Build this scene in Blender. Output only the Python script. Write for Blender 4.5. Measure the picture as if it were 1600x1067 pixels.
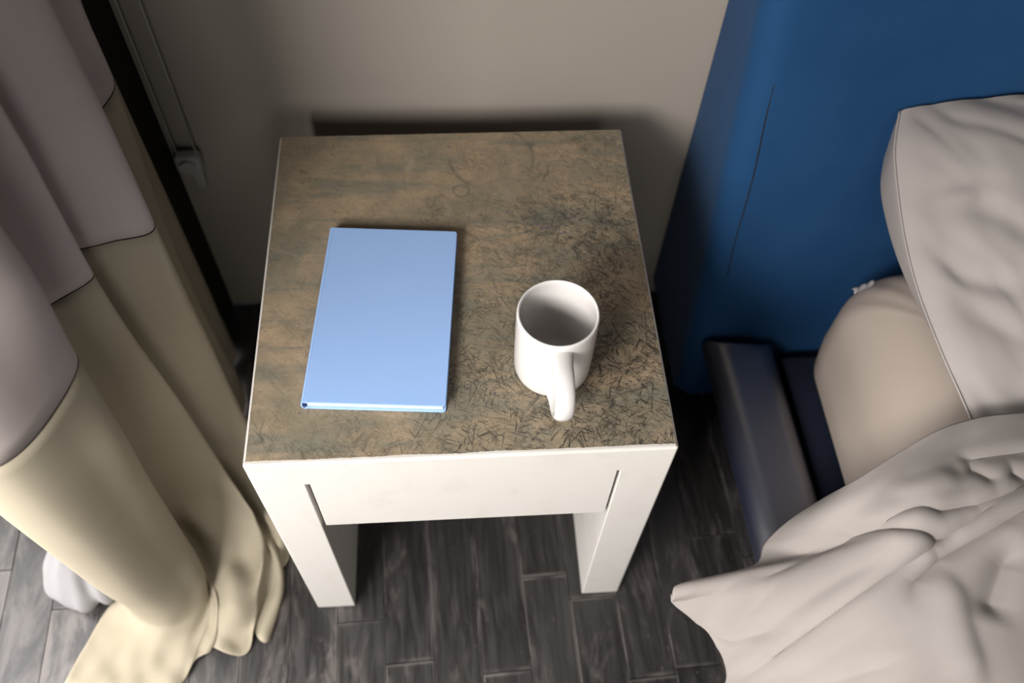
import bpy, bmesh, math, random
from mathutils import Vector, Matrix, noise as mnoise

for o in list(bpy.data.objects):
    bpy.data.objects.remove(o, do_unlink=True)
C = bpy.context.scene.collection
SC = bpy.context.scene
random.seed(7)

# ------------------------------------------------------------------ camera
CAM = Vector((0.216464, -0.374036, 1.259967))
RGT = Vector((0.997658, -0.061927, 0.029053)); UPV = Vector((0.036189, 0.838262, 0.544065)); FWD = Vector((0.058047, 0.541740, -0.838540))
FPX = 1369.565
cd = bpy.data.cameras.new('camera'); cam = bpy.data.objects.new('camera', cd); C.objects.link(cam)
m = Matrix((RGT, UPV, -FWD)).transposed().to_4x4(); m.translation = CAM
cam.matrix_world = m
cd.sensor_fit = 'HORIZONTAL'; cd.sensor_width = 36.0; cd.lens = FPX / 1600 * 36
cd.clip_start = 0.02; cd.clip_end = 50
cd.dof.use_dof = True; cd.dof.focus_distance = 0.90; cd.dof.aperture_fstop = 3.2
SC.camera = cam

# ------------------------------------------------------------------ world, daylight, exposure
wd = bpy.data.worlds.new('room_light'); SC.world = wd; wd.use_nodes = True
wd.node_tree.nodes['Background'].inputs[0].default_value = (0.80, 0.86, 1.0, 1)
wd.node_tree.nodes['Background'].inputs[1].default_value = 0.012

def area(name, loc, aim, sx, sy, power, col):
    l = bpy.data.lights.new(name, 'AREA'); l.shape = 'RECTANGLE'; l.size = sx; l.size_y = sy
    l.energy = power; l.color = col
    o = bpy.data.objects.new(name, l); C.objects.link(o); o.location = loc
    o.rotation_euler = (Vector(aim) - Vector(loc)).to_track_quat('-Z', 'Y').to_euler()
    return o
# daylight entering through the uncovered part of the window, in front of the curtain
area('window_daylight', (-0.54, -0.98, 1.28), (0.28, 0.15, 0.45), 0.50, 0.46, 37, (1.0, 0.97, 0.94))
# the floor-length window on the left, behind the curtain
area('side_window_daylight', (-0.74, -0.18, 1.10), (0.50, -0.18, 1.10), 1.15, 2.10, 30, (1.0, 0.98, 0.97))
# added fill lamp for softer light from the rest of the room, behind the photographer
area('room_front_fill', (0.25, -2.10, 1.45), (0.0, 0.15, 0.45), 1.10, 0.80, 14, (1.0, 0.97, 0.95))

SC.view_settings.view_transform = 'Standard'; SC.view_settings.look = 'None'
SC.view_settings.exposure = 0.0; SC.view_settings.gamma = 1.0
SC.view_settings.use_curve_mapping = False

# ------------------------------------------------------------------ helpers
def at(px, py, z=None, x=None, y=None):
    """the point of the photograph's pixel (1600x1067) that lies at a known height, x or y (metres)"""
    d = FWD + RGT * ((px - 800) / FPX) - UPV * ((py - 533.5) / FPX)
    if z is not None: t = (z - CAM.z) / d.z
    elif y is not None: t = (y - CAM.y) / d.y
    else: t = (x - CAM.x) / d.x
    return CAM + d * t

def smooth(a, b, t):
    t = max(0.0, min(1.0, (t - a) / (b - a))); return t * t * (3 - 2 * t)

def cr(p, t):
    """Catmull-Rom through a list of vectors, t in 0..len-1"""
    n = len(p); i = min(int(t), n - 2); f = t - i
    a = p[i - 1] if i > 0 else p[0] * 2 - p[1]
    b, c = p[i], p[i + 1]
    d = p[i + 2] if i + 2 < n else c * 2 - b
    return 0.5 * ((2 * b) + (c - a) * f + (2 * a - 5 * b + 4 * c - d) * f * f + (3 * b - a - 3 * c + d) * f ** 3)

def seq(L): return [Vector(p) for p in L]

def thing(name, label, cat, loc, group=None):
    o = bpy.data.objects.new(name, None); C.objects.link(o); o.location = loc
    o.empty_display_size = 0.05
    o['label'] = label; o['category'] = cat
    if group: o['group'] = group
    return o

HARD = set()
def put(name, mesh, mat, parent=None, label=None, sm=True):
    o = bpy.data.objects.new(name, mesh); C.objects.link(o)
    if mat: mesh.materials.append(mat)
    if sm:
        for p in mesh.polygons: p.use_smooth = True
    if sm and mesh.name in HARD:
        mesh.set_sharp_from_angle(angle=math.radians(50))
        w = o.modifiers.new('normals', 'WEIGHTED_NORMAL'); w.keep_sharp = True
    if parent:
        o.parent = parent
        q = parent; L = Vector((0, 0, 0))
        if parent.type == 'EMPTY':
            o.matrix_parent_inverse = Matrix.Translation(parent.location).inverted()
    if label: o['label'] = label
    return o

def from_bm(bm, name):
    bmesh.ops.recalc_face_normals(bm, faces=bm.faces[:])
    me = bpy.data.meshes.new(name); bm.to_mesh(me); bm.free(); HARD.add(me.name); return me

def grid_mesh(name, rows, closed_u=False):
    nv = len(rows[0]); vs = [tuple(p) for r in rows for p in r]; fs = []
    for i in range(len(rows) - 1):
        for j in range(nv if closed_u else nv - 1):
            k = (j + 1) % nv
            fs.append((i * nv + j, i * nv + k, (i + 1) * nv + k, (i + 1) * nv + j))
    me = bpy.data.meshes.new(name); me.from_pydata(vs, [], fs); me.update(); return me

def box_bm(x0, x1, y0, y1, z0, z1, bev=0.0, seg=2, only=None):
    bm = bmesh.new(); bmesh.ops.create_cube(bm, size=1)
    for v in bm.verts:
        v.co = Vector((x0 + (v.co.x + .5) * (x1 - x0), y0 + (v.co.y + .5) * (y1 - y0), z0 + (v.co.z + .5) * (z1 - z0)))
    if bev:
        es = [e for e in bm.edges if only is None or only((e.verts[0].co + e.verts[1].co) / 2)]
        bmesh.ops.bevel(bm, geom=es, offset=bev, segments=seg, affect='EDGES', profile=0.5)
    return bm

def tube_mesh(name, pts, rad, n=10, flat=None, up=Vector((0, 0, 1)), caps=True):
    """sweep; rad a number or list; flat=(a,b) elliptical factors"""
    rows = []; N = len(pts)
    for i, p in enumerate(pts):
        t = (pts[min(i + 1, N - 1)] - pts[max(i - 1, 0)]).normalized()
        s = t.cross(up)
        if s.length < 1e-4: s = t.cross(Vector((0, 1, 0)))
        s.normalize(); w = s.cross(t)
        r = rad[i] if isinstance(rad, (list, tuple)) else rad
        fa, fb = flat or (1, 1)
        rows.append([p + s * (math.cos(2 * math.pi * k / n) * r * fa) + w * (math.sin(2 * math.pi * k / n) * r * fb) for k in range(n)])
    me = grid_mesh(name, rows, True)
    if caps:
        bm = bmesh.new(); bm.from_mesh(me); bm.verts.ensure_lookup_table()
        bm.faces.new([bm.verts[k] for k in range(n)]); bm.faces.new([bm.verts[(N - 1) * n + k] for k in range(n)])
        bmesh.ops.recalc_face_normals(bm, faces=bm.faces[:]); bm.to_mesh(me); bm.free()
    return me

def mod_solid(o, th, off=0.0):
    s = o.modifiers.new('thickness', 'SOLIDIFY'); s.thickness = th; s.offset = off; s.use_even_offset = False
    return o

# ------------------------------------------------------------------ materials
class NT:
    def __init__(s, name, rough=0.6, spec=0.3):
        s.m = bpy.data.materials.new(name); s.m.use_nodes = True; s.t = s.m.node_tree
        s.b = s.t.nodes['Principled BSDF']; s.b.inputs['Roughness'].default_value = rough
        s.b.inputs['Specular IOR Level'].default_value = spec
        s._co = None
    def n(s, ty, **kw):
        x = s.t.nodes.new(ty)
        for k, v in kw.items(): setattr(x, k, v)
        return x
    def l(s, a, b): s.t.links.new(a, b)
    def co(s, kind='Object'):
        if s._co is None: s._co = s.n('ShaderNodeTexCoord')
        return s._co.outputs[kind]
    def map(s, scale=(1, 1, 1), rot=0.0, loc=(0, 0, 0), src=None):
        x = s.n('ShaderNodeMapping'); x.inputs['Scale'].default_value = scale
        x.inputs['Rotation'].default_value = (0, 0, rot); x.inputs['Location'].default_value = loc
        if rot:
            y = s.n('ShaderNodeMapping'); y.inputs['Rotation'].default_value = (0, 0, rot); x.inputs['Rotation'].default_value = (0, 0, 0)
            s.l(src or s.co(), y.inputs['Vector']); src = y.outputs[0]
        s.l(src or s.co(), x.inputs['Vector']); return x.outputs[0]
    def noise(s, scale, detail=3, rough=.5, dist=0.0, src=None, out=0):
        x = s.n('ShaderNodeTexNoise'); x.inputs['Scale'].default_value = scale; x.inputs['Detail'].default_value = detail
        x.inputs['Roughness'].default_value = rough; x.inputs['Distortion'].default_value = dist
        s.l(src or s.co(), x.inputs['Vector']); return x.outputs[out]
    def math(s, op, a, b=None, clamp=False):
        x = s.n('ShaderNodeMath', operation=op, use_clamp=clamp)
        for i, v in enumerate((a, b)):
            if v is None: continue
            if isinstance(v, (int, float)): x.inputs[i].default_value = v
            else: s.l(v, x.inputs[i])
        return x.outputs[0]
    def ramp(s, v, a, b, c0=0.0, c1=1.0):
        x = s.n('ShaderNodeMapRange', interpolation_type='SMOOTHSTEP'); s.l(v, x.inputs[0])
        for i, q in enumerate((a, b, c0, c1)): x.inputs[1 + i].default_value = q
        return x.outputs[0]
    def mix(s, f, a, b):
        x = s.n('ShaderNodeMix', data_type='RGBA')
        if isinstance(f, (int, float)): x.inputs[0].default_value = f
        else: s.l(f, x.inputs[0])
        for i, v in ((6, a), (7, b)):
            if isinstance(v, tuple): x.inputs[i].default_value = (*v, 1)
            else: s.l(v, x.inputs[i])
        return x.outputs[2]
    def col(s, v):
        if isinstance(v, tuple): s.b.inputs['Base Color'].default_value = (*v, 1)
        else: s.l(v, s.b.inputs['Base Color'])
        return s
    def bump(s, h, strength=.2, dist=.002):
        x = s.n('ShaderNodeBump'); x.inputs['Strength'].default_value = strength; x.inputs['Distance'].default_value = dist
        s.l(h, x.inputs['Height']); s.l(x.outputs[0], s.b.inputs['Normal']); return s

def fabric(name, c1, c2, rough=.9, weave=900, bump=.15, sheen=0.0, var=6.0):
    t = NT(name, rough, .15)
    f = t.noise(var, 4, .6)
    t.col(t.mix(t.ramp(f, .35, .65), c1, c2))
    w = t.noise(weave, 2, .5); t.bump(w, bump, .0006)
    if sheen: t.b.inputs['Sheen Weight'].default_value = sheen
    return t

M = {}
t = NT('wall_paint', .85, .2)
t.col(t.mix(t.noise(3, 4), (.27, .240, .205), (.295, .262, .226))); t.bump(t.noise(160, 3), .12, .001); M['wall'] = t.m

t = NT('white_table_paint', .42, .4)
f = t.ramp(t.noise(18, 5, .65), .5, .72)
t.col(t.mix(f, (.565, .538, .502), (.525, .492, .45))); t.bump(t.noise(70, 4), .06, .001); M['paint'] = t.m

def make_worn():
    t = NT('worn_tabletop_finish', .50, .35)
    big = t.noise(9, 5, .62, .6)
    streak = t.noise(1, 5, .6, .4, src=t.map((7, 46, 1), .03))
    base = t.mix(t.ramp(big, .36, .66), (.205, .172, .118), (.335, .250, .160))
    base = t.mix(t.math('MULTIPLY', t.ramp(streak, .46, .66), .7), base, (.150, .150, .118))
    base = t.mix(t.math('MULTIPLY', t.ramp(t.noise(26, 4, .6, .8, src=t.map((1, 1.6, 1), .4, (3, 1, 0))), .55, .72), .5), base, (.35, .275, .19))
    # where the finish is scratched most: towards the front and the right
    sx = t.n('ShaderNodeSeparateXYZ'); t.l(t.co(), sx.inputs[0]); X, Y = sx.outputs[0], sx.outputs[1]
    d = t.math('ADD', t.math('MULTIPLY', X, .95), t.math('MULTIPLY', Y, -.75))
    d = t.math('ADD', d, t.math('MULTIPLY', t.math('SUBTRACT', t.noise(13, 3, .6), .5), .75))
    dens = t.ramp(d, -.18, .32, .22, 1.0)
    tot = None
    lay = [(.15, 130, 18, .018, 0), (1.25, 145, 22, .017, 1), (-.75, 160, 22, .017, 2), (2.2, 200, 16, .020, 3), (.75, 210, 26, .018, 4), (-.25, 110, 34, .014, 5), (1.8, 260, 18, .022, 6), (-1.2, 240, 22, .022, 7), (.45, 80, 30, .009, 8), (-.5, 70, 26, .009, 9)]
    for a, sc, st, w, k in lay:
        n = t.noise(1, 2.5, .55, .5, src=t.map((sc, sc / st, 1), a, (k * 3.1, k * 1.7, 0)))
        line = t.ramp(t.math('ABSOLUTE', t.math('SUBTRACT', n, .5)), w * .25, w, 1, 0)
        brk = t.ramp(t.noise(34 + 7 * k, 3, .6, src=t.map((1, 1, 1), a, (k, 4, k))), .45, .57)
        line = t.math('MULTIPLY', line, brk)
        tot = line if tot is None else t.math('MAXIMUM', tot, line)
    v = t.n('ShaderNodeTexVoronoi', feature='DISTANCE_TO_EDGE'); v.inputs['Scale'].default_value = 95
    dv = t.n('ShaderNodeVectorMath', operation='ADD'); t.l(t.co(), dv.inputs[0])
    nz = t.noise(60, 3, .6, out=1); sc2 = t.n('ShaderNodeVectorMath', operation='SCALE'); sc2.inputs[3].default_value = .016
    t.l(nz, sc2.inputs[0]); t.l(sc2.outputs[0], dv.inputs[1]); t.l(dv.outputs[0], v.inputs['Vector'])
    crk = t.math('MULTIPLY', t.ramp(v.outputs['Distance'], .012, .038, 1, 0), t.ramp(t.noise(17, 4, .6, src=t.map((1, 1, 1), 0, (9, 2, 0))), .50, .60))
    tot = t.math('MAXIMUM', tot, crk)
    spk = t.ramp(t.noise(420, 2, .6), .64, .70)
    spk = t.math('MULTIPLY', spk, t.ramp(t.noise(22, 3, .6), .45, .62))
    tot = t.math('MAXIMUM', tot, t.math('MULTIPLY', spk, .9))
    tot = t.math('MULTIPLY', tot, dens, clamp=True)
    # broad dark bruises
    br = t.math('MULTIPLY', t.ramp(t.noise(30, 5, .7, 1.2, src=t.map((1, 1.7, 1), .2, (1, 7, 0))), .57, .70), t.ramp(t.noise(8, 2, .5, src=t.map((1, 1, 1), 0, (5, 5, 0))), .44, .62))
    def near(cx, cy, r0, r1):
        a = t.math('POWER', t.math('SUBTRACT', X, cx), 2.0); b = t.math('POWER', t.math('SUBTRACT', Y, cy), 2.0)
        dd = t.math('SQRT', t.math('ADD', a, b)); return dd, t.ramp(dd, r0, r1, 1, 0)
    _, z1 = near(.335, .285, .02, .12)
    br2 = t.math('MULTIPLY', t.ramp(t.noise(60, 5, .7, .9, src=t.map((1, 1.5, 1), .3, (2, 2, 0))), .50, .62), z1)
    br = t.math('MAXIMUM', t.math('MULTIPLY', br, .6), t.math('MULTIPLY', br2, .75))
    c = t.mix(br, base, (.085, .080, .062))
    # old cup ring and a small pen loop
    for cx, cy, r, w, k in ((.262, .405, .052, .0035, .5), (.2235, .351, .0095, .0016, .6)):
        dd, _ = near(cx, cy, .1, .2)
        ring = t.ramp(t.math('ABSOLUTE', t.math('SUBTRACT', dd, r)), w * .3, w, 1, 0)
        if r > .02: ring = t.math('MULTIPLY', ring, t.ramp(t.noise(22, 2), .46, .58))
        c = t.mix(t.math('MULTIPLY', ring, k), c, (.10, .095, .075))
    # blue ink flecks
    _, z2 = near(.328, .288, .006, .045)
    ink = t.math('MULTIPLY', t.ramp(t.noise(130, 3, .6), .60, .66), z2)
    ink = t.math('MAXIMUM', ink, t.math('MULTIPLY', t.ramp(t.noise(150, 2, .6, src=t.map((1, 1, 1), 0, (7, 3, 1))), .70, .74), .7))
    c = t.mix(t.math('MULTIPLY', ink, .75), c, (.035, .045, .14))
    c = t.mix(t.math('MULTIPLY', tot, .92), c, (.030, .027, .022))
    t.col(c)
    h = t.math('SUBTRACT', t.math('MULTIPLY', streak, .15), tot)
    t.bump(h, .35, .0008)
    return t.m
M['worn'] = make_worn()

t = NT('mug_glaze', .16, .5); t.col((.60, .575, .555)); t.b.inputs['Coat Weight'].default_value = .3; M['mug'] = t.m
t = NT('book_cloth', .55, .3)
t.col(t.mix(t.noise(40, 3), (.27, .42, .715), (.285, .435, .725))); t.bump(t.noise(1400, 2), .10, .0004); M['book'] = t.m
t = NT('book_pages', .8, .2); t.col(t.mix(t.noise(1, 2, src=t.map((3, 3, 1800))), (.78, .72, .58), (.88, .83, .70))); M['pages'] = t.m
t = NT('headband_thread', .8, .2); t.col((.02, .035, .12)); M['navy_thread'] = t.m

M['curtain_up'] = fabric('curtain_mauve_cloth', (.40, .35, .335), (.425, .375, .355), .85, 1300, .12).m
M['curtain_low'] = fabric('curtain_olive_cloth', (.315, .276, .205), (.335, .295, .222), .85, 1300, .12).m
M['stitch'] = fabric('dark_stitching', (.012, .011, .010), (.018, .016, .015)).m
M['sheer'] = fabric('white_sheer_cloth', (.235, .228, .231), (.25, .243, .246), .9, 700, .1).m
M['duvet'] = fabric('duvet_cotton', (.262, .236, .218), (.282, .255, .236), .9, 1100, .12).m
M['pillow'] = fabric('pillowcase_cotton', (.31, .278, .262), (.335, .303, .283), .9, 1100, .12).m
M['sheet'] = fabric('fitted_sheet_jersey', (.36, .300, .258), (.38, .32, .276), .9, 1500, .10).m
M['tag'] = fabric('white_tag_cloth', (.78, .75, .72), (.82, .79, .76)).m
t = fabric('headboard_blue_cloth', (.0065, .040, .110), (.009, .047, .124), .80, 1000, .2, .06); M['blue'] = t.m
t = NT('rail_navy_leather', .38, 1.0); t.b.inputs['IOR'].default_value = 2.0
t.col(t.mix(t.noise(20, 4), (.008, .011, .030), (.011, .015, .037))); t.bump(t.noise(300, 3), .10, .001); M['navy'] = t.m
t = NT('deck_cloth', .9, .1); t.col((.012, .016, .028)); M['deck'] = t.m
t = NT('cord_plastic', .5, .3); t.col((.30, .30, .28)); M['cord'] = t.m
t = NT('dark_corner_shade', .8, .1); t.col((.018, .016, .012)); M['corner_shade'] = t.m  # near-black colour stands in for the shade of the unlit corner
t = NT('daylit_window_glass', .2, .5); t.col((.5, .5, .5)); t.b.inputs['Emission Color'].default_value = (1, .98, .97, 1); t.b.inputs['Emission Strength'].default_value = 1.4; M['day_glass'] = t.m
t = NT('subfloor', .9, .1); t.col((.012, .011, .011)); M['sub'] = t.m

def make_plank(seed):
    t = NT('dark_floor_plank', .36, .7)
    oi = t.n('ShaderNodeObjectInfo')
    cmb = t.n('ShaderNodeCombineXYZ'); t.l(t.math('MULTIPLY', oi.outputs['Random'], 37.0), cmb.inputs[0]); t.l(t.math('MULTIPLY', oi.outputs['Random'], 91.0), cmb.inputs[1])
    ad = t.n('ShaderNodeVectorMath', operation='ADD'); t.l(t.co(), ad.inputs[0]); t.l(cmb.outputs[0], ad.inputs[1])
    v = ad.outputs[0]
    g = t.noise(1, 6, .65, .6, src=t.map((110, 9, 1), src=v))
    c = t.mix(t.ramp(g, .35, .68), (.017, .0155, .0155), (.030, .0275, .0265))
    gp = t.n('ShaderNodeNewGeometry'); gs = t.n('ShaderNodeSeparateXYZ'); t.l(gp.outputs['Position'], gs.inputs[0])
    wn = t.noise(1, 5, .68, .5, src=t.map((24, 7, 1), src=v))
    wn = t.math('ADD', wn, t.ramp(t.math('ADD', gs.outputs[0], t.math('MULTIPLY', gs.outputs[1], .8)), .25, -.45, 0, .13))  # window glow painted in: the worn patches lighten towards the front left
    wear_and_glow = t.ramp(wn, .52, .72)
    c = t.mix(t.math('MULTIPLY', wear_and_glow, .6), c, (.15, .130, .122))
    spk = t.ramp(t.noise(190, 2, .6, src=v), .69, .74)
    c = t.mix(t.math('MULTIPLY', spk, .4), c, (.22, .19, .17))
    # scuffed long edges
    sx = t.n('ShaderNodeSeparateXYZ'); t.l(t.co('Generated'), sx.inputs[0])
    ed = t.math('ABSOLUTE', t.math('SUBTRACT', sx.outputs[0], .5)); ey = t.math('ABSOLUTE', t.math('SUBTRACT', sx.outputs[1], .5))
    e = t.math('MAXIMUM', t.ramp(ed, .455, .49), t.ramp(ey, .490, .497))
    e = t.math('MULTIPLY', e, t.ramp(t.noise(9, 3, .6, src=v), .40, .62))
    c = t.mix(t.math('MULTIPLY', e, .55), c, (.17, .15, .14))
    b = t.math('ADD', t.math('MULTIPLY', oi.outputs['Random'], .5), .75)
    hs = t.n('ShaderNodeHueSaturation'); t.l(c, hs.inputs['Color']); t.l(b, hs.inputs['Value'])
    t.col(hs.outputs[0]); t.bump(g, .12, .0010)
    t.l(t.ramp(g, .3, .7, .26, .44), t.b.inputs['Roughness'])
    return t.m
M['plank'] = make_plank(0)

# ------------------------------------------------------------------ the setting
HT, DP, WD = 0.47455, 0.45014, 0.43           # table height, depth, width
YW = 0.540                              # the wall behind the table
XL = -0.178                             # short wall beside the window recess

def struct(name, mesh, mat, sm=False):
    o = put(name, mesh, mat, sm=sm); o['kind'] = 'structure'; return o
struct('wall_back', from_bm(box_bm(XL - .10, 2.4, YW, YW + .12, 0, 2.6), 'wall_back'), M['wall'])
struct('shaded_wall_1', from_bm(box_bm(XL - .55, XL, .435, YW, 0, 2.6), 'shaded_wall_1'), M['corner_shade'])  # short wall by the recess, its darkness put into the colour
def left_wall():
    bm = bmesh.new()
    for y0, y1, z0, z1 in ((-2.6, -.82, 0, 2.6), (.44, YW + .12, 0, 2.6), (-.82, .44, 2.22, 2.6), (-.82, .44, 0, .03)):
        b = box_bm(-.94, -.82, y0, y1, z0, z1); me = bpy.data.meshes.new('t'); b.to_mesh(me); b.free(); bm.from_mesh(me); bpy.data.meshes.remove(me)
    return from_bm(bm, 'wall_left')
struct('wall_left', left_wall(), M['wall'])
wf = bmesh.new()
for y0, y1, z0, z1 in ((-.82, -.77, .03, 2.22), (.39, .44, .03, 2.22), (-.21, -.17, .08, 2.17), (-.77, .39, 2.17, 2.22), (-.77, .39, .03, .08)):
    b = box_bm(-.90, -.85, y0, y1, z0, z1, .003, 1); me = bpy.data.meshes.new('t'); b.to_mesh(me); b.free(); wf.from_mesh(me); bpy.data.meshes.remove(me)
win = struct('window_1', from_bm(wf, 'window_1'), M['paint'])
for y0, y1 in ((-.77, -.21), (-.17, .39)):
    put('pane', from_bm(box_bm(-.878, -.872, y0, y1, .08, 2.17), 'pane'), M['day_glass'], win)
floor = struct('floor', from_bm(box_bm(-1.6, 2.4, -2.6, YW, -.05, -.006), 'floor'), M['sub'])

PW, ANG = .0665, math.radians(2.4)
def plank_mesh(L):
    bm = box_bm(-PW / 2 + .0003, PW / 2 - .0003, 0, L - .0006, -.012, 0, .0007, 1, lambda c: c.z > -.001)
    return from_bm(bm, 'plank')
LENS = (.42, .54, .66)
PM = [plank_mesh(L) for L in LENS]
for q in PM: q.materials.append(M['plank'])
joint = {0: .031, -1: -.100, 1: -.004, 2: -.118, -10: .020, -4: -.02}
for k in range(-14, 12):
    # lane k spans x from .2935+k*PW at y = 0, running slightly askew
    cx = .2935 + .0 + (k + .5) * PW - .0005
    y = joint.get(k, random.uniform(-.3, .1))
    lanes = []
    yy = y
    while yy < YW + .05:
        i = random.randrange(3); lanes.append((yy, i)); yy += LENS[i]
    yy = y
    while yy > -1.5:
        i = random.randrange(3); yy -= LENS[i]; lanes.append((yy, i))
    for yy, i in lanes:
        yc = yy + LENS[i]
        if cx > .75 and yy > -.3: continue
        if yy + LENS[i] > YW + .0:
            # cut at the wall
            L = YW - .002 - yy
            if L < .04: continue
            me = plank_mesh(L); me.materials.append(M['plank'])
        else: me = PM[i]
        o = bpy.data.objects.new('plank', me); C.objects.link(o); o.parent = floor
        o.location = (cx - math.tan(ANG) * yy, yy, random.uniform(-.0008, 0)); o.rotation_euler = (0, 0, ANG)

# ------------------------------------------------------------------ nightstand
TS, RAIL, SLOT = .053, .047, .0028
ns = thing('nightstand', 'white painted wooden nightstand with a worn scratched brown top, standing on the dark floor', 'nightstand', (WD / 2, DP / 2, 0))
B = .0035
def outer(c, lo, hi, axis):
    v = c[axis]; return abs(v - lo) < 1e-4 or abs(v - hi) < 1e-4
# top slab: bevel its upper rim and its outer vertical corners
put('top_slab', from_bm(box_bm(0, WD, 0, DP, HT - RAIL, HT, B, 3, lambda c: c.z > HT - .001 or (abs(c.z - (HT - RAIL / 2)) < 1e-4)), 'top_slab'), M['paint'], ns)
for x0, x1, xo in ((0, TS, 0), (WD - TS, WD, WD)):
    bm = box_bm(x0, x1, 0, DP, 0, HT - RAIL, 0)
    es = [e for e in bm.edges if abs((e.verts[0].co.x + e.verts[1].co.x) / 2 - xo) < 1e-4 and abs(e.verts[0].co.z - e.verts[1].co.z) > .1]
    bmesh.ops.bevel(bm, geom=es, offset=B, segments=3, affect='EDGES', profile=.5)
    es = [e for e in bm.edges if abs((e.verts[0].co.x + e.verts[1].co.x) / 2 - (x1 if xo == x0 else x0)) < 1e-4 and abs(e.verts[0].co.z - e.verts[1].co.z) > .1]
    bmesh.ops.bevel(bm, geom=es, offset=.0015, segments=2, affect='EDGES', profile=.5)
    es = [e for e in bm.edges if max(v.co.z for v in e.verts) < 1e-4]
    bmesh.ops.bevel(bm, geom=es, offset=.006, segments=3, affect='EDGES', profile=.5)
    put('side_panel', from_bm(bm, 'side_panel'), M['paint'], ns)
put('apron', from_bm(box_bm(TS + .0042, WD - TS - SLOT, .0005, .020, HT - .1625, HT - RAIL, .0012, 2), 'apron'), M['paint'], ns)
put('back_board', from_bm(box_bm(TS, WD - TS, DP - .020, DP - .002, HT - .1625, HT - RAIL, 0), 'back_board'), M['paint'], ns)
put('underboard', from_bm(box_bm(TS, WD - TS, .020, DP - .020, HT - .152, HT - .140, 0), 'underboard'), M['paint'], ns)
# the scratched finish, ragged where it has chipped back from the painted rim
def ragged():
    pts = []
    def edge(a, b, inset, n):
        for i in range(n):
            f = i / n; p = a.lerp(b, f)
            d = (b - a).normalized(); nrm = Vector((-d.y, d.x))
            k = 1.0 if inset > .003 else .35
            r = inset + k * (.0012 * mnoise.noise(Vector((p.x * 22, p.y * 22, 3))) + .0006 * mnoise.noise(Vector((p.x * 310, p.y * 310, 9))))
            pts.append(p + nrm * r)
    c = [Vector((.0015, .0015)), Vector((WD - .0015, .0015)), Vector((WD - .0015, DP - .001)), Vector((.0015, DP - .001))]
    edge(c[0], c[1], .0036, 200); edge(c[1], c[2], .0014, 120); edge(c[2], c[3], .0012, 90); edge(c[3], c[0], .0014, 120)
    bm = bmesh.new()
    vs = [bm.verts.new((p.x, p.y, HT + .0004)) for p in pts]
    f = bm.faces.new(vs)
    r = bmesh.ops.extrude_face_region(bm, geom=[f])
    for v in [g for g in r['geom'] if isinstance(g, bmesh.types.BMVert)]: v.co.z -= .0006
    return from_bm(bm, 'worn_finish')
put('worn_finish', ragged(), M['worn'], ns, 'scratched brown worn finish of the top', sm=False)

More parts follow.
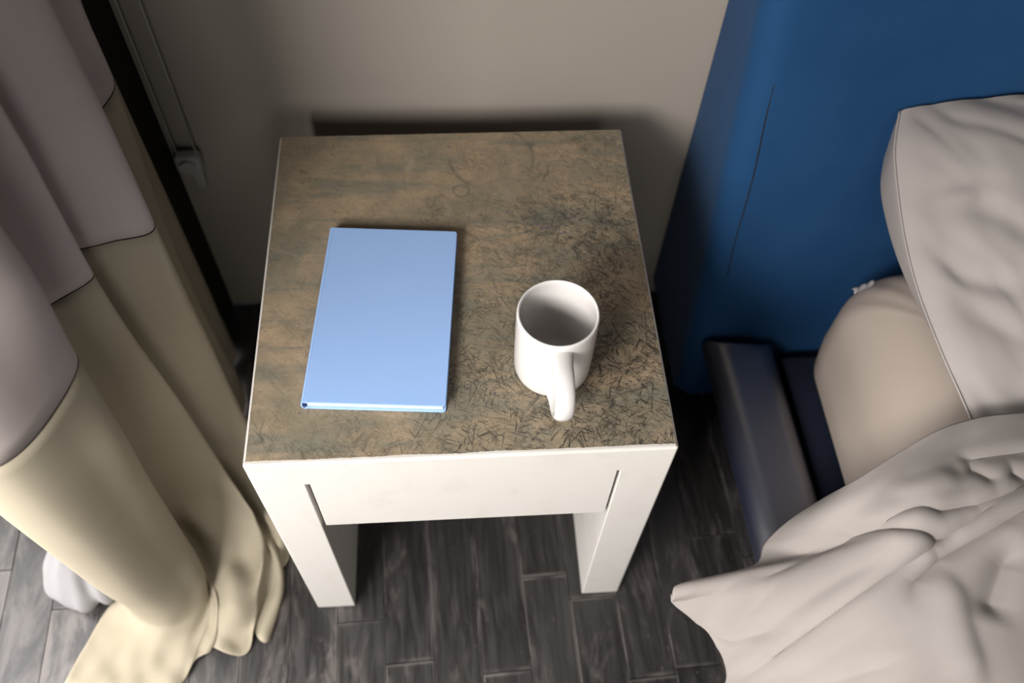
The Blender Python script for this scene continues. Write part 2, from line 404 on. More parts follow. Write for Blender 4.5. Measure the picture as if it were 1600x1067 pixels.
# ------------------------------------------------------------------ book
def book():
    p = [Vector(q) for q in ((.0548, .0615), (.1992, .0498), (.2164, .2767), (.0705, .2879))]
    cen = sum(p, Vector((0, 0))) / 4
    ux = ((p[1] - p[0]) + (p[2] - p[3])); ang = math.atan2(ux.y, ux.x)
    w = ((p[1] - p[0]).length + (p[2] - p[3]).length) / 2; h = ((p[3] - p[0]).length + (p[2] - p[1]).length) / 2
    z0 = HT + .0005
    root = thing('book', 'closed hardcover book in plain light blue cloth lying on the nightstand', 'book', (cen.x, cen.y, z0))
    root.rotation_euler = (0, 0, ang)
    th, ct = .0135, .0022
    def part(name, bm, mat, parent=root, label=None, sm=True):
        me = from_bm(bm, name); o = bpy.data.objects.new(name, me); C.objects.link(o); me.materials.append(mat); o.parent = parent
        for f in me.polygons: f.use_smooth = sm
        if sm:
            me.set_sharp_from_angle(angle=math.radians(50)); wn = o.modifiers.new('normals', 'WEIGHTED_NORMAL'); wn.keep_sharp = True
        if label: o['label'] = label
        return o
    x0, x1, y0, y1 = -w / 2, w / 2, -h / 2, h / 2
    # boards: rounded fore-edge corners, hinge groove pressed along the spine side
    def board(zb):
        bm = bmesh.new(); r = .0035; out = []
        xh = x0 + .0045
        out += [(xh, y0), ]
        for k in range(5):
            a = -math.pi / 2 + k * math.pi / 8; out.append((x1 - r + r * math.cos(a), y0 + r + r * math.sin(a)))
        for k in range(5):
            a = k * math.pi / 8; out.append((x1 - r + r * math.cos(a), y1 - r + r * math.sin(a)))
        out += [(xh, y1)]
        f = bm.faces.new([bm.verts.new((a, b, zb)) for a, b in out])
        e = bmesh.ops.extrude_face_region(bm, geom=[f])
        for v in [g for g in e['geom'] if isinstance(g, bmesh.types.BMVert)]: v.co.z += ct
        bmesh.ops.recalc_face_normals(bm, faces=bm.faces[:])
        top = [q for q in bm.edges if abs(q.verts[0].co.z - q.verts[1].co.z) < 1e-6]
        bmesh.ops.bevel(bm, geom=top, offset=.0007, segments=2, affect='EDGES', profile=.5)
        return bm
    part('back_cover', board(0), M['book']); part('front_cover', board(th - ct), M['book'])
    # spine with hinge grooves: a profile swept along the book
    prof = []
    for k in range(13):
        a = math.pi / 2 + math.pi * k / 12
        prof.append((x0 + .0035 + .0035 * math.cos(a), th / 2 + (th / 2) * math.sin(a)))
    outer_ = [(x0 + .0085, th - .0003), (x0 + .0066, th - .0010), (x0 + .0050, th - .0004)] + prof + [(x0 + .0050, .0004), (x0 + .0066, .0010), (x0 + .0085, .0003)]
    inner = [(a + (.0016 if abs(b - th / 2) < th * .35 else .0006), th / 2 + (b - th / 2) * .80) for a, b in outer_][::-1]
    bm = bmesh.new(); ring = outer_ + inner
    A = [bm.verts.new((a, y0, b)) for a, b in ring]; Bv = [bm.verts.new((a, y1, b)) for a, b in ring]
    n = len(ring)
    for k in range(n): bm.faces.new((A[k], A[(k + 1) % n], Bv[(k + 1) % n], Bv[k]))
    no = len(outer_)
    for V in (A, Bv):
        for k in range(no - 1): bm.faces.new((V[k], V[k + 1], V[n - 2 - k], V[n - 1 - k]))
    part('spine', bm, M['book'])
    part('page_block', box_bm(x0 + .0055, x1 - .0035, y0 + .0032, y1 - .0032, ct + .0001, th - ct - .0001), M['pages'], sm=False)
    for yy in (y0 + .0024, y1 - .0024):
        pts = [Vector((x0 + .0036 , yy, ct + .0006 + (th - 2 * ct - .0012) * k / 6)) for k in range(7)]
        me = tube_mesh('headband', pts, .0017, 8)
        o = bpy.data.objects.new('headband', me); C.objects.link(o); me.materials.append(M['navy_thread']); o.parent = root; o['label'] = 'navy headband'
book()

# ------------------------------------------------------------------ mug
def mug():
    cx, cy, R, H = .3105, .1006, .0404, .0985
    z0 = HT + .0006
    root = thing('mug', 'white ceramic mug, handle to the front, on the nightstand beside the book', 'mug', (cx, cy, z0))
    prof = [(0, .0022), (.030, .0022), (.0325, .0), (.0365, .0006), (.0392, .0035), (R, .010), (R, .050), (R, .088), (R - .0001, .0962), (R - .0008, .0979), (R - .0019, H), (R - .0030, .0978),
            (R - .0037, .0955), (R - .0039, .080), (R - .0040, .030), (R - .0050, .012), (R - .0085, .0072), (.024, .0058), (.0125, .0056), (.0115, .0062), (.0105, .0056), (0, .0054)]
    rows = [[Vector((cx + r * math.cos(2 * math.pi * k / 72), cy + r * math.sin(2 * math.pi * k / 72), z0 + z)) for k in range(72)] for r, z in prof]
    me = grid_mesh('body', rows, True)
    b = bmesh.new(); b.from_mesh(me); bmesh.ops.remove_doubles(b, verts=b.verts[:], dist=1e-6); bmesh.ops.recalc_face_normals(b, faces=b.faces[:]); b.to_mesh(me); b.free()
    o = put('body', me, M['mug'], root)
    s = o.modifiers.new('smooth', 'SUBSURF'); s.levels = 1; s.render_levels = 1
    d = Vector((.01, -1, 0)).normalized()
    ctrl = [(.0385, .0845), (.048, .0862), (.064, .0850), (.0785, .0775), (.0855, .064), (.0850, .049), (.077, .035), (.064, .0255), (.050, .0205), (.0380, .0190)]
    P = [Vector((cx, cy, z0)) + d * a + Vector((0, 0, b)) for a, b in ctrl]
    pts = [cr(P, i / 5) for i in range(0, 5 * (len(P) - 1) + 1)]
    n = len(pts)
    rad = [.0086 + .0022 * max(0, 1 - min(i, n - 1 - i) / 7) for i in range(n)]
    side = d.cross(Vector((0, 0, 1)))
    # cross-section: wide along the tangent to the body, thinner radially
    rows = []
    for i, p in enumerate(pts):
        tt = (pts[min(i + 1, n - 1)] - pts[max(i - 1, 0)]).normalized(); nn = side.cross(tt).normalized()
        rows.append([p + side * (math.cos(2 * math.pi * k / 16) * rad[i] * 1.12) + nn * (math.sin(2 * math.pi * k / 16) * rad[i] * .62) for k in range(16)])
    put('handle', grid_mesh('handle', rows, True), M['mug'], root)
mug()

# ------------------------------------------------------------------ bed
bed = thing('bed', 'low bed with a blue upholstered leaning headboard and dark navy leather side rail', 'bed', (1.1, -.6, 0))
HB0, LEAN = .320, .225                   # headboard face at z = .2 and its lean
def hb_y(z): return HB0 + (z - .2) * LEAN
def headboard():
    # front face as a padded grid, closed at the back; x .503 .. 1.72, z .03 .. 1.02
    X0, X1, Z0, Z1 = .557, 1.72, .04, 1.02
    nx, nz = 70, 60; rows = []
    for i in range(nz + 1):
        v = i / nz; row = []
        for j in range(nx + 1):
            u = j / nx
            # denser near the borders
            uu = u; x = X0 + (uu ** 1.6 * (X1 - X0)); z = Z0 + v * (Z1 - Z0)
            ex = min(x - X0, X1 - x); ez = min(z - Z0, Z1 - z)
            e = min(ex, ez); R = .034
            dep = 0 if e > R else R - math.sqrt(max(0, R * R - (R - e) ** 2))
            y = hb_y(z) + dep
            y -= .006 * smooth(.2, .5, z) * math.exp(-((x - .62) / .12) ** 2)
            y += .0012 * mnoise.noise(Vector((x * 9, z * 7, 1)))
            row.append(Vector((x, y, z)))
        rows.append(row)
    bm = bmesh.new(); bm.from_mesh(grid_mesh('headboard', rows))
    be = [e for e in bm.edges if e.is_boundary]
    r = bmesh.ops.extrude_edge_only(bm, edges=be)
    nv = [g for g in r['geom'] if isinstance(g, bmesh.types.BMVert)]
    for v in nv: v.co.y = YW - .003
    bmesh.ops.holes_fill(bm, edges=[e for e in bm.edges if e.is_boundary], sides=0)
    return from_bm(bm, 'headboard')
hb = put('headboard', headboard(), M['blue'], bed)
pts = [Vector((.5875 + .0012 * math.sin(z * 31), hb_y(z) - .0050 * math.exp(-((.5875 - .62) / .12) ** 2) * smooth(.2, .5, z) - .0002, z)) for z in [.30 + .02 * k for k in range(34)]]
put('seam', tube_mesh('seam', pts, .0009, 6), M['stitch'], hb, 'thin dark vertical seam')

def rail_bm(p, z0, z1, r, seg=5):
    bm = bmesh.new()
    lo = [bm.verts.new((a, b, z0)) for a, b in p]; hi = [bm.verts.new((a, b, z1)) for a, b in p]
    bm.faces.new(lo[::-1]); bm.faces.new(hi)
    for k in range(4): bm.faces.new((lo[k], lo[(k + 1) % 4], hi[(k + 1) % 4], hi[k]))
    es = [e for e in bm.edges if abs(e.verts[0].co.z - e.verts[1].co.z) < 1e-5]
    bmesh.ops.bevel(bm, geom=es, offset=r, segments=seg, affect='EDGES', profile=.5)
    return bm
put('side_rail', from_bm(rail_bm([(.640, -1.7), (.738, -1.7), (.674, .300), (.575, .312)], .139, .203, .0300, 9), 'side_rail'), M['navy'], bed, 'dark navy leather side rail')
put('plinth', from_bm(box_bm(.665, 1.62, -1.60, .27, .0, .139, .004), 'plinth'), M['deck'], bed, 'black recessed plinth')
put('deck', from_bm(box_bm(.69, 1.66, -1.68, .285, .138, .172, .004), 'deck'), M['deck'], bed)

mat_ = thing('mattress', 'mattress in a pale beige fitted sheet with a rounded corner, lying on the navy bed', 'mattress', (1.1, -.6, .173))
def mattress():
    X0, X1, Y0, Y1, Z0, Z1 = .710, 1.66, -1.66, .300, .1735, .425
    cx, cy, cz = (X0 + X1) / 2, (Y0 + Y1) / 2, (Z0 + Z1) / 2
    hx, hy, hz = (X1 - X0) / 2, (Y1 - Y0) / 2, (Z1 - Z0) / 2
    rows = []
    rp = .075                                # plan corner radius
    def plan(inset, n=24):
        out = []; a_, b_ = hx - inset, hy - inset; r = max(.004, rp - inset * .35)
        for q, (sx, sy) in enumerate(((1, 1), (-1, 1), (-1, -1), (1, -1))):
            for k in range(n + 1):
                a = q * math.pi / 2 + k / n * math.pi / 2
                out.append(Vector((cx + sx * (a_ - r) + r * math.cos(a), cy + sy * (b_ - r) + r * math.sin(a), 0)))
        return out
    prof = [(.05, 0), (.016, .006), (.004, .03), (0, .075)]
    for k in range(0, 13):
        a = k / 12 * math.pi / 2
        prof.append((.085 * (1 - math.cos(a)), .135 + .102 * math.sin(a)))
    prof += [(.12, .2405), (.19, .2455), (.30, .249), (.45, .2505)]
    for ins, h in prof:
        rows.append([Vector((p.x, p.y, Z0 + h)) for p in plan(min(ins, hx - .01))])
    me = grid_mesh('mattress', rows, True)
    bm = bmesh.new(); bm.from_mesh(me); bm.verts.ensure_lookup_table()
    n = len(rows[0])
    bm.faces.new([bm.verts[k] for k in range(n)]); bm.faces.new([bm.verts[(len(rows) - 1) * n + k] for k in range(n)])
    for v in bm.verts:
        p = v.co; w = smooth(Z0 + .05, Z0 + .2, p.z)
        # little tucks fanning from the corner
        d = (Vector((p.x, p.y)) - Vector((.70, .25))).length
        v.co.z += .0015 * w * math.exp(-(d / .08) ** 2) * math.sin(math.atan2(p.y - .16, p.x - .80) * 22)
    return from_bm(bm, 'mattress')
fs = put('fitted_sheet', mattress(), M['sheet'], mat_)
def tag_mesh():
    a = at(1334, 460, z=.405); b = at(1366, 446, z=.405)
    bm = bmesh.new(); rows = []
    for i in range(5):
        rows.append([a.lerp(b, j / 8) + Vector((.0, .0022 * i, .004 * math.sin(i * .9) + .0016 * math.sin(j * 1.9))) for j in range(9)])
    return grid_mesh('label_tag', rows)
mod_solid(put('label_tag', tag_mesh(), M['sheer'], mat_, 'small white sewn tag at the mattress corner'), .0012)

# ---- cloth with creases
def creased(path, z):
    return [at(a, b, z=z).to_2d() for a, b in path]
def seg_dist(p, a, b):
    ab = b - a; L = ab.length_squared; f = 0 if L == 0 else max(0, min(1, (p - a).dot(ab) / L))
    q = a + ab * f; d = p - q
    return d.length, f, (ab.x * d.y - ab.y * d.x) / max(1e-9, ab.length)
def wrinkles(x, y, ang, sc, stretch, seed, sharp=5):
    c, s_ = math.cos(ang), math.sin(ang)
    a, b = (x * c + y * s_) * sc / stretch, (-x * s_ + y * c) * sc
    w = mnoise.noise(Vector((a * .9, b * .35, seed + 7))) * .55
    n = mnoise.noise(Vector((a, b + w, seed)))
    m = smooth(-.15, .35, mnoise.noise(Vector((a * .8, b * .5, seed + 20))))
    return -m * math.exp(-(n / .17) ** 2)
def crease_h(p, cs):
    h = 0
    for pts, depth, wa, wb, in cs:
        best = None; n = len(pts) - 1
        for i in range(n):
            d, f, s = seg_dist(p, pts[i], pts[i + 1])
            if best is None or d < best[0]: best = (d, (i + f) / n, s)
        d, f, s = best
        w = wa if s > 0 else wb
        if d > 3.2 * w: continue
        fade = smooth(0, .30, f) * smooth(0, .30, 1 - f)
        h += depth * fade * math.exp(-(d / w) ** 2)
    return h

# ---- duvet
def duvet():
    root = thing('duvet', 'rumpled pale beige duvet thrown over the bed, one corner sticking out over the edge', 'duvet', (1.0, -.5, .43))
    K = [
     [(1297, 783, .375), (1345, 755, .432), (1440, 690, .458), (1510, 663, .466), (1600, 650, .472), (1780, 640, .476)],
     [(1240, 818, .330), (1325, 788, .425), (1430, 742, .466), (1510, 715, .474), (1600, 700, .480), (1790, 690, .480)],
     [(1204, 851, .300), (1305, 825, .400), (1420, 790, .468), (1510, 765, .480), (1600, 745, .486), (1800, 730, .484)],
     [(1181, 891, .285), (1290, 865, .375), (1410, 832, .462), (1510, 805, .480), (1605, 785, .490), (1810, 770, .486)],
     [(1064, 921, .305), (1220, 893, .350), (1385, 862, .445), (1510, 838, .476), (1610, 822, .486), (1820, 810, .484)],
     [(1052, 934, .290), (1205, 920, .345), (1375, 895, .435), (1510, 870, .472), (1615, 855, .482), (1830, 850, .482)],
     [(1084, 962, .285), (1210, 955, .345), (1375, 935, .435), (1510, 910, .470), (1620, 900, .480), (1840, 900, .480)],
     [(1112, 989, .285), (1225, 990, .345), (1380, 980, .435), (1510, 960, .468), (1625, 950, .478), (1850, 950, .478)],
     [(1136, 1028, .285), (1240, 1030, .350), (1390, 1028, .435), (1520, 1015, .468), (1640, 1010, .476), (1870, 1010, .476)],
     [(1139, 1075, .285), (1250, 1080, .350), (1400, 1085, .435), (1530, 1080, .466), (1660, 1080, .474), (1890, 1080, .474)],
     [(1110, 1170, .285), (1250, 1180, .350), (1410, 1190, .435), (1550, 1190, .466), (1690, 1190, .472), (1930, 1190, .472)],
    ]
    G = [[at(a, b, z=z) for a, b, z in r] for r in K]
    for r in G: r.append(Vector((1.30, r[-1].y - .01, .476))); r.append(Vector((1.58, r[-1].y - .01, .470))); r.append(Vector((1.70, r[-1].y, .36)))
    for dy in (.16, .40, .75, 1.1):
        G.append([p + Vector((0, -dy, 0)) for p in K and G[10]] if False else [Vector((p.x, p.y - (dy if True else 0), p.z)) for p in G[10]])
    nc = len(G[0]); NU = 30; NV = 16
    cols = [[cr(r, j / NU) for j in range(NU * (nc - 1) + 1)] for r in G]
    rows = []
    for i in range(NV * (len(G) - 1) + 1):
        rows.append([cr([c[j] for c in cols], i / NV) for j in range(len(cols[0]))])
    CS = [
     (creased([(1182, 900), (1240, 884), (1300, 868), (1360, 852), (1412, 838)], .38), -.007, .006, .005),
     (creased([(1200, 925), (1280, 905), (1360, 880), (1430, 852)], .40), .008, .016, .020),
     (creased([(1330, 772), (1358, 796), (1385, 816), (1412, 830), (1467, 839), (1500, 834)], .462), -.013, .006, .007),
     (creased([(1385, 836), (1425, 850), (1465, 858)], .462), .003, .010, .012),
     (creased([(1190, 1030), (1260, 985), (1320, 945), (1380, 905), (1440, 860), (1500, 825), (1560, 795), (1640, 760)], .462), -.008, .005, .005),
     (creased([(1190, 1000), (1260, 960), (1320, 925), (1380, 885), (1440, 845), (1500, 812)], .462), .0055, .016, .014),
     (creased([(1430, 950), (1446, 905), (1474, 870), (1520, 845), (1580, 812), (1650, 780)], .468), -.011, .009, .008),
     (creased([(1465, 885), (1482, 930), (1496, 985), (1512, 1040), (1530, 1120)], .466), .006, .010, .016),
     (creased([(1590, 850), (1562, 890), (1548, 940), (1545, 985)], .468), -.012, .014, .016),
     (creased([(1420, 792), (1465, 799), (1520, 793), (1560, 780), (1640, 752)], .472), -.007, .005, .006),
     (creased([(1500, 728), (1530, 744), (1560, 768)], .476), -.005, .007, .009),
     (creased([(1560, 735), (1590, 752), (1630, 765)], .476), -.006, .007, .010),
     (creased([(1490, 722), (1540, 719), (1640, 708)], .474), -.005, .006, .010),
     (creased([(1395, 770), (1440, 768), (1500, 752)], .466), .004, .010, .008),
     (creased([(1110, 940), (1180, 926), (1260, 905)], .32), .006, .010, .014),
     (creased([(1090, 955), (1130, 990), (1160, 1010)], .295), -.003, .004, .004),
     (creased([(1395, 1010), (1400, 1060), (1400, 1140)], .45), -.004, .012, .016),
    ]
    for r in rows:
        for p in r:
            q = p.to_2d()
            h = crease_h(q, CS)
            h += .0026 * mnoise.noise(Vector((p.x * 11, p.y * 16, 2))) + .0007 * mnoise.noise(Vector((p.x * 34, p.y * 38, 5)))
            h += .0045 * wrinkles(p.x, p.y, .62, 15, 3.6, 3) + .0022 * wrinkles(p.x, p.y, .40, 30, 4.0, 11)
            if p.y < -.28 or p.x > .9: h += .012 * mnoise.noise(Vector((p.x * 6, p.y * 6, 8)))
            p.z += h
            # stay on the mattress
            if p.x > .76: p.z = max(p.z, .4405)
    o = put('cover', grid_mesh('cover', rows), M['duvet'], root)
    mod_solid(o, .007, -1)
    # stitched hem along the free edge of the corner that sticks out
    hem = [rows[i][4] + Vector((0, 0, .0006)) for i in range(int(NV * 4.6), int(NV * 10))]
    put('hem_stitch', tube_mesh('hem_stitch', hem, .0010, 6), M['duvet'], root)
duvet()

# ---- pillow
def pillow():
    root = thing('pillow', 'plump pillow in a creased mauve beige pillowcase propped against the blue headboard', 'pillow', (1.05, .2, .43))
    seam = [at(*q[:2], z=q[2]) for q in ((1406, 174, .548), (1398, 235, .535), (1404, 310, .515), (1416, 385, .494), (1436, 460, .476), (1470, 548, .460), (1503, 622, .448), (1521, 664, .4425))]
    LN = .70
    N, NU = 90, 130
    rows = []
    CS = [
     (creased([(1415, 312), (1462, 332), (1490, 356), (1530, 384), (1570, 402), (1680, 412)], .55), -.0075, .010, .018),
     (creased([(1430, 335), (1470, 352), (1510, 390), (1580, 440)], .55), .003, .012, .016),
     (creased([(1455, 272), (1490, 266), (1530, 268), (1590, 280)], .565), -.0045, .013, .010),
     (creased([(1530, 272), (1575, 305), (1680, 355)], .565), -.0065, .010, .018),
     (creased([(1416, 200), (1422, 240), (1445, 300)], .555), -.0045, .004, .006),
     (creased([(1448, 305), (1458, 340), (1470, 385)], .55), -.0035, .004, .006),
     (creased([(1480, 405), (1555, 452), (1680, 525)], .53), -.0045, .008, .015),
     (creased([(1500, 525), (1560, 578), (1680, 675)], .505), -.0055, .008, .014),
     (creased([(1432, 390), (1470, 470), (1515, 560), (1550, 670)], .50), -.0028, .004, .005),
    ]
    for i in range(N + 1):
        s = cr(seam, i / N * (len(seam) - 1)); v = i / N
        env = math.sin(math.pi * min(1, max(0, .06 + v * .93))) ** .55
        row = []
        top = []; bot = []
        for j in range(NU + 1):
            u = j / NU; x = s.x + u * LN
            pr = (max(0, 1 - abs(2 * u - 1) ** 3.2)) ** .62
            zt = s.z + .062 * pr * env + .010 * u
            q = Vector((x, s.y))
            h = crease_h(q, CS) * min(1, pr * 2.2)
            h += (.0024 * mnoise.noise(Vector((x * 9, s.y * 11, 4))) + .0006 * mnoise.noise(Vector((x * 42, s.y * 30, 4)))) * min(1, pr * 3)
            top.append(Vector((x, s.y, zt + h)))
        # underside: the lower half bulges out past the seam on the left
        for q_ in top:
            uu = (q_.x - s.x) / LN; e_ = smooth(0, .05, uu) * smooth(0, .05, 1 - uu)
            q_.z += e_ * (.0050 * wrinkles(q_.x, q_.y, -.72, 15, 3.4, 5) + .0022 * wrinkles(q_.x, q_.y, -1.0, 30, 3.6, 14))
        for j in range(NU + 1):
            u = j / NU; ub = u
            pr = (max(0, 1 - abs(2 * u - 1) ** 2.6)) ** .5
            full = s.z - .4285
            be = math.sin(math.pi * min(1, v / .60)) ** .9 if v < .60 else 0
            if u < .3:
                a = u / .3 * math.pi            # a soft roll standing out past the seam
                x = s.x - .004 * be * math.sin(a) + .030 * (1 - math.cos(a)) / 2 ** 1 * (.5 + .4 * v) + .21 * smooth(.55, 1, u / .3)
                zb = s.z - full * (1 - math.cos(min(a, math.pi))) / 2
            else:
                x = s.x + .21 + (u - .3) / .7 * (LN - .21); zb = s.z - full * smooth(0, .12, 1 - u)
            bot.append(Vector((x, s.y, zb)))
        row = top + bot[::-1][1:-1]
        rows.append(row)
    me = grid_mesh('pillowcase', rows, True)
    bm = bmesh.new(); bm.from_mesh(me); bm.verts.ensure_lookup_table(); n = len(rows[0])
    # close the two long ends by stitching top to underside
    for base in (0, N * n):
        m_ = NU
        T = [bm.verts[base + k] for k in range(NU + 1)]; Bt = [T[0]] + [bm.verts[base + NU + 1 + (NU - 2 - k)] for k in range(NU - 1)] + [T[NU]]
        for k in range(NU):
            f = [T[k], T[k + 1], Bt[k + 1], Bt[k]]
            f = list(dict.fromkeys(f))
            if len(f) > 2:
                try: bm.faces.new(f)
                except ValueError: pass
    o = put('pillowcase', from_bm(bm, 'pillowcase'), M['pillow'], root)
    pts = [cr(seam, i / 60 * (len(seam) - 1)) + Vector((-.0006, 0, .0008)) for i in range(61)]
    put('piped_edge', tube_mesh('piped_edge', pts, .0013, 8), M['pillow'], root)
    o2 = [cr(seam, i / 60 * (len(seam) - 1)) for i in range(61)]
def hb_bottom(y): return .4285 + .0 * y
pillow()

# ------------------------------------------------------------------ curtain
def curtain():
    root = thing('curtain', 'two-tone curtain, mauve grey above and olive beige below, in folds to the floor', 'curtain', (-.17, .2, 0))
    #           z     then sixteen fold positions along the width, free edge first
    cols = 16
    L = [
     (2.05, [(-0.255, 0.03), (-0.235, -0.005), (-0.19, -0.02), (-0.145, 0.01), (-0.12, 0.07), (-0.198, 0.085), (-0.168, 0.122), (-0.125, 0.16), (-0.188, 0.178), (-0.128, 0.197), (-0.105, 0.255), (-0.165, 0.3), (-0.14, 0.37), (-0.172, 0.41), (-0.16, 0.43), (-0.180, 0.475)]),
     (1.3, [(-0.258, 0.03), (-0.232, -0.012), (-0.185, -0.03), (-0.14, 0.005), (-0.118, 0.065), (-0.198, 0.085), (-0.168, 0.122), (-0.125, 0.158), (-0.188, 0.178), (-0.128, 0.197), (-0.105, 0.258), (-0.165, 0.3), (-0.138, 0.372), (-0.172, 0.41), (-0.16, 0.43), (-0.180, 0.475)]),
     (0.8, [(-0.262, 0.03), (-0.228, -0.02), (-0.18, -0.038), (-0.138, 0), (-0.112, 0.062), (-0.198, 0.085), (-0.168, 0.122), (-0.124, 0.155), (-0.188, 0.178), (-0.128, 0.197), (-0.104, 0.262), (-0.165, 0.3), (-0.136, 0.375), (-0.172, 0.41), (-0.158, 0.432), (-0.180, 0.475)]),
     (0.7, [(-0.263, 0.03), (-0.226, -0.024), (-0.175, -0.04), (-0.137, 0), (-0.111, 0.06), (-0.198, 0.085), (-0.168, 0.122), (-0.126, 0.154), (-0.188, 0.178), (-0.128, 0.197), (-0.098, 0.252), (-0.165, 0.3), (-0.136, 0.375), (-0.172, 0.41), (-0.158, 0.432), (-0.180, 0.475)]),
     (0.58, [(-0.264, 0.028), (-0.222, -0.03), (-0.172, -0.04), (-0.14, 0.002), (-0.128, 0.068), (-0.198, 0.085), (-0.168, 0.122), (-0.133, 0.158), (-0.188, 0.178), (-0.128, 0.197), (-0.085, 0.221), (-0.165, 0.3), (-0.138, 0.378), (-0.172, 0.41), (-0.16, 0.43), (-0.180, 0.475)]),
     (0.48, [(-0.265, 0.026), (-0.222, -0.032), (-0.17, -0.042), (-0.138, 0), (-0.12, 0.048), (-0.198, 0.085), (-0.168, 0.122), (-0.13, 0.156), (-0.188, 0.178), (-0.128, 0.197), (-0.088, 0.226), (-0.165, 0.3), (-0.14, 0.36), (-0.172, 0.4), (-0.16, 0.43), (-0.180, 0.475)]),
     (0.35, [(-0.266, 0.025), (-0.222, -0.03), (-0.174, -0.038), (-0.146, 0), (-0.132, 0.048), (-0.198, 0.085), (-0.168, 0.122), (-0.124, 0.158), (-0.188, 0.178), (-0.128, 0.197), (-0.09, 0.23), (-0.165, 0.3), (-0.142, 0.35), (-0.172, 0.39), (-0.16, 0.43), (-0.180, 0.475)]),
     (0.2, [(-0.267, 0.024), (-0.226, -0.024), (-0.182, -0.032), (-0.154, 0.005), (-0.144, 0.05), (-0.198, 0.085), (-0.168, 0.122), (-0.12, 0.16), (-0.188, 0.178), (-0.128, 0.197), (-0.089, 0.225), (-0.165, 0.3), (-0.142, 0.35), (-0.172, 0.39), (-0.16, 0.43), (-0.180, 0.475)]),
     (0.1, [(-0.268, 0.023), (-0.23, -0.014), (-0.186, -0.022), (-0.158, 0), (-0.143, 0.038), (-0.1894, 0.084), (-0.1594, 0.1146), (-0.098, 0.128), (-0.1764, 0.1744), (-0.1214, 0.1916), (-0.08, 0.215), (-0.158, 0.298), (-0.14, 0.35), (-0.172, 0.39), (-0.16, 0.43), (-0.180, 0.475)]),
     (0.045, [(-0.27, 0.024), (-0.236, -0.01), (-0.196, -0.022), (-0.164, -0.006), (-0.148, 0.024), (-0.1692, 0.067), (-0.1344, 0.08), (-0.07, 0.08), (-0.1322, 0.1462), (-0.0932, 0.1568), (-0.066, 0.19), (-0.141, 0.288), (-0.14, 0.35), (-0.172, 0.39), (-0.16, 0.43), (-0.180, 0.475)]),
     (0.018, [(-0.276, 0.028), (-0.246, -0.01), (-0.206, -0.03), (-0.17, -0.02), (-0.152, 0.002), (-0.142, 0.02), (-0.112, 0.01), (-0.066, 0.04), (-0.075, 0.095), (-0.06, 0.11), (-0.062, 0.18), (-0.125, 0.28), (-0.14, 0.35), (-0.172, 0.39), (-0.16, 0.43), (-0.180, 0.475)]),
     (0.008, [(-0.298, 0), (-0.27, -0.04), (-0.226, -0.055), (-0.184, -0.05), (-0.158, -0.028), (-0.143, -0.02), (-0.122, -0.03), (-0.078, -0.004), (-0.056, 0.04), (-0.05, 0.075), (-0.06, 0.17), (-0.125, 0.275), (-0.14, 0.345), (-0.172, 0.385), (-0.16, 0.43), (-0.180, 0.475)]),
     (0.006, [(-0.332, -0.085), (-0.29, -0.1), (-0.245, -0.105), (-0.202, -0.105), (-0.176, -0.092), (-0.15, -0.046), (-0.118, -0.061), (-0.082, -0.03), (-0.068, -0.036), (-0.05, 0.045), (-0.056, 0.16), (-0.125, 0.27), (-0.14, 0.34), (-0.172, 0.38), (-0.16, 0.43), (-0.180, 0.475)]),
    ]
    seamz = [.58] * 11 + [.60, .62, .63, .645, .65]
    puff = [.0, .004, .008, .006, .0, .012, .030, .018, .010, .03, .02, 0, 0, 0, 0, 0]
    G = []
    for k, (z, pl) in enumerate(L):
        row = []
        for j, (a, b) in enumerate(pl):
            zz = z
            if abs(z - .58) < 1e-6: zz = seamz[j]
            if k == 10: zz += puff[j]
            row.append(Vector((a, b, zz)))
        G.append(row)
    NU, NVs = 10, [10, 10, 4, 6, 6, 6, 8, 8, 6, 6, 6, 8]
    fine = [[cr(r, j / NU) for j in range(NU * (cols - 1) + 1)] for r in G]
    rows = []; seam_row = None
    for k in range(len(G) - 1):
        for i in range(NVs[k]):
            if k == 4 and i == 0: seam_row = len(rows)
            rows.append([cr([f[j] for f in fine], k + i / NVs[k]) for j in range(len(fine[0]))])
    rows.append([f for f in fine[-1]])
    for i, r in enumerate(rows):
        for j, p in enumerate(r):
            w = smooth(.22, .02, p.z)
            u = j / NU
            a = .004 + .010 * w * smooth(4.2, 5.5, u)
            n1 = mnoise.noise(Vector((p.x * 9, p.y * 9, p.z * 2.5)))
            n2 = mnoise.noise(Vector((p.x * 34 + 3, p.y * 34, p.z * 20)))
            p.x += a * n1 * .6 + w * .003 * n2; p.y += a * n1 * .4
            cw = smooth(4.2, 5.2, u) * smooth(10.2, 8.8, u) * smooth(.16, .06, p.z)
            t_ = .013 * cw * math.sin(u * 4.1 + p.z * 26 + 1.2 * n1); p.x += .55 * t_; p.y -= .8 * t_; p.z += .006 * cw * math.sin(u * 6.3 + 2)
            p.z += w * (.005 * n2 + .004 * mnoise.noise(Vector((p.x * 40, p.y * 40, 1))))
            p.z = max(p.z, .0035)
    def ao(name, a, b, mat):
        o = put(name, grid_mesh(name, rows[a:b]), mat, root); mod_solid(o, .0012); return o
    ao('upper_panel', 0, seam_row + 1, M['curtain_up'])['label'] = 'mauve grey upper cloth'
    ao('lower_panel', seam_row, len(rows), M['curtain_low'])['label'] = 'olive beige lower cloth'
    sr = rows[seam_row]
    put('stitched_seam', tube_mesh('stitched_seam', sr, .0011, 6), M['stitch'], root, 'dark stitched seam')
curtain()

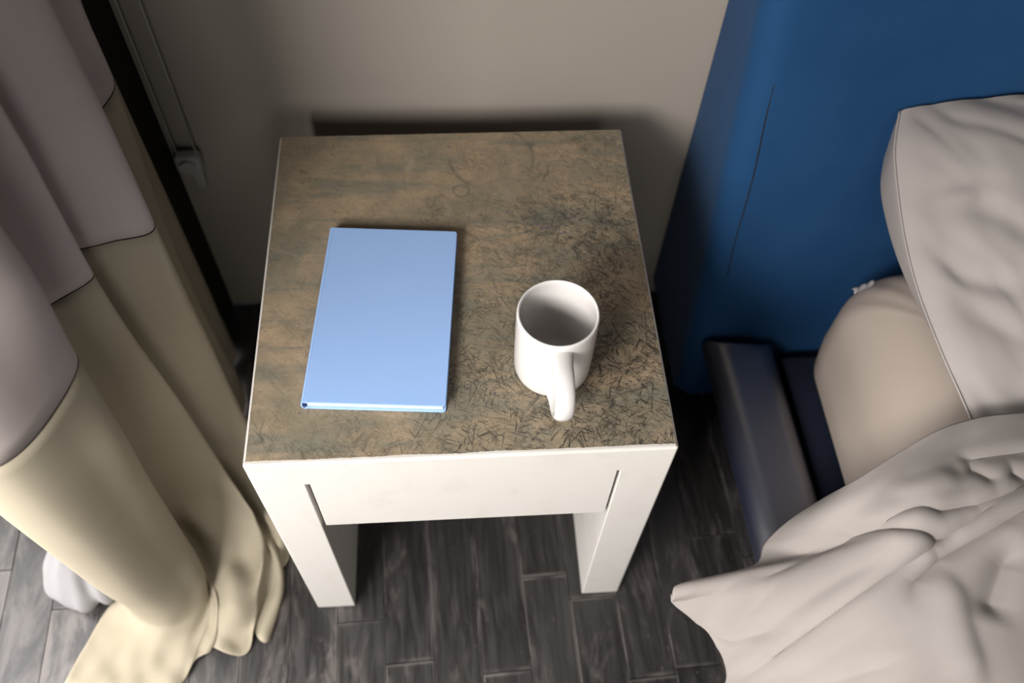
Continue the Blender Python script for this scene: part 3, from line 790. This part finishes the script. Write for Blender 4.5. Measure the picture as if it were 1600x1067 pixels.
# ---- white sheer, its gathered foot showing behind the curtain's free edge
def sheer():
    root = thing('sheer_curtain', 'gathered white sheer curtain, its bunched foot on the floor behind the olive curtain', 'curtain', (-.31, .07, 0))
    S = [(1.9, -.292, .150, .026), (.50, -.292, .148, .026), (.20, -.298, .135, .030), (.12, -.306, .122, .030), (.085, -.316, .104, .036), (.055, -.320, .082, .048), (.030, -.317, .066, .052), (.012, -.314, .062, .047), (.003, -.312, .064, .036)]
    n = 64; ctrl = []
    for z, cx, cy, r in S:
        row = []
        for k in range(n):
            a = 2 * math.pi * k / n
            rr = r * (1 + (.12 * math.sin(7 * a + 1 + 14 * z) + .08 * math.sin(11 * a)) * (.55 + .45 * smooth(.0, .15, z)) + .07 * math.sin(3 * a + 2))
            row.append(Vector((cx + rr * math.cos(a), cy + rr * math.sin(a) * 1.12, z)))
        ctrl.append(row)
    rows = []
    for i in range(8 * (len(S) - 1) + 1):
        rows.append([cr([c[k] for c in ctrl], i / 8) for k in range(n)])
    for r in rows:
        for p in r:
            w = smooth(.2, .05, p.z)
            dn = mnoise.noise(Vector((p.x * 32, p.y * 32, p.z * 22)))
            p.x += w * .006 * dn; p.y += w * .006 * dn; p.z = max(.002, p.z + w * .007 * mnoise.noise(Vector((p.x * 30, p.y * 30, 2))))
    put('sheer_cloth', grid_mesh('sheer_cloth', rows, True), M['sheer'], root)
sheer()

# ------------------------------------------------------------------ blind cord
def cord():
    root = thing('blind_cord', 'looped blind cord with its tensioner fixed low on the wall in the dark corner', 'blind cord', (-.155, YW - .02, .33))
    a0 = at(278, 245, y=YW - .022); b0 = at(306, 238, y=YW - .022)
    for p in (a0, b0):
        put('cord', tube_mesh('cord', [Vector((p.x, p.y, p.z + k * (2.0 - p.z) / 12)) for k in range(13)], .0014, 8), M['cord'], root)
    c = (a0 + b0) / 2
    bm = box_bm(c.x - .019, c.x + .017, c.y - .010, c.y + .010, c.z - .028, c.z + .002, .006, 3)
    put('pulley_housing', from_bm(bm, 'pulley_housing'), M['cord'], root)
    bm = bmesh.new(); bmesh.ops.create_cone(bm, cap_ends=True, segments=24, radius1=.011, radius2=.011, depth=.008, matrix=Matrix.Translation((c.x, c.y - .012, c.z - .012)) @ Matrix.Rotation(math.pi / 2, 4, 'X'))
    put('pulley_wheel', from_bm(bm, 'pulley_wheel'), M['cord'], root)
    bm = box_bm(c.x - .009, c.x + .011, YW - .016, YW, c.z - .075, c.z - .024, .004, 2)
    for v in bm.verts:
        f = (c.z - .024 - v.co.z) / .051
        v.co.x = c.x + .001 + (v.co.x - c.x - .001) * (1 - .35 * f)
    put('wall_bracket', from_bm(bm, 'wall_bracket'), M['cord'], root)
cord()
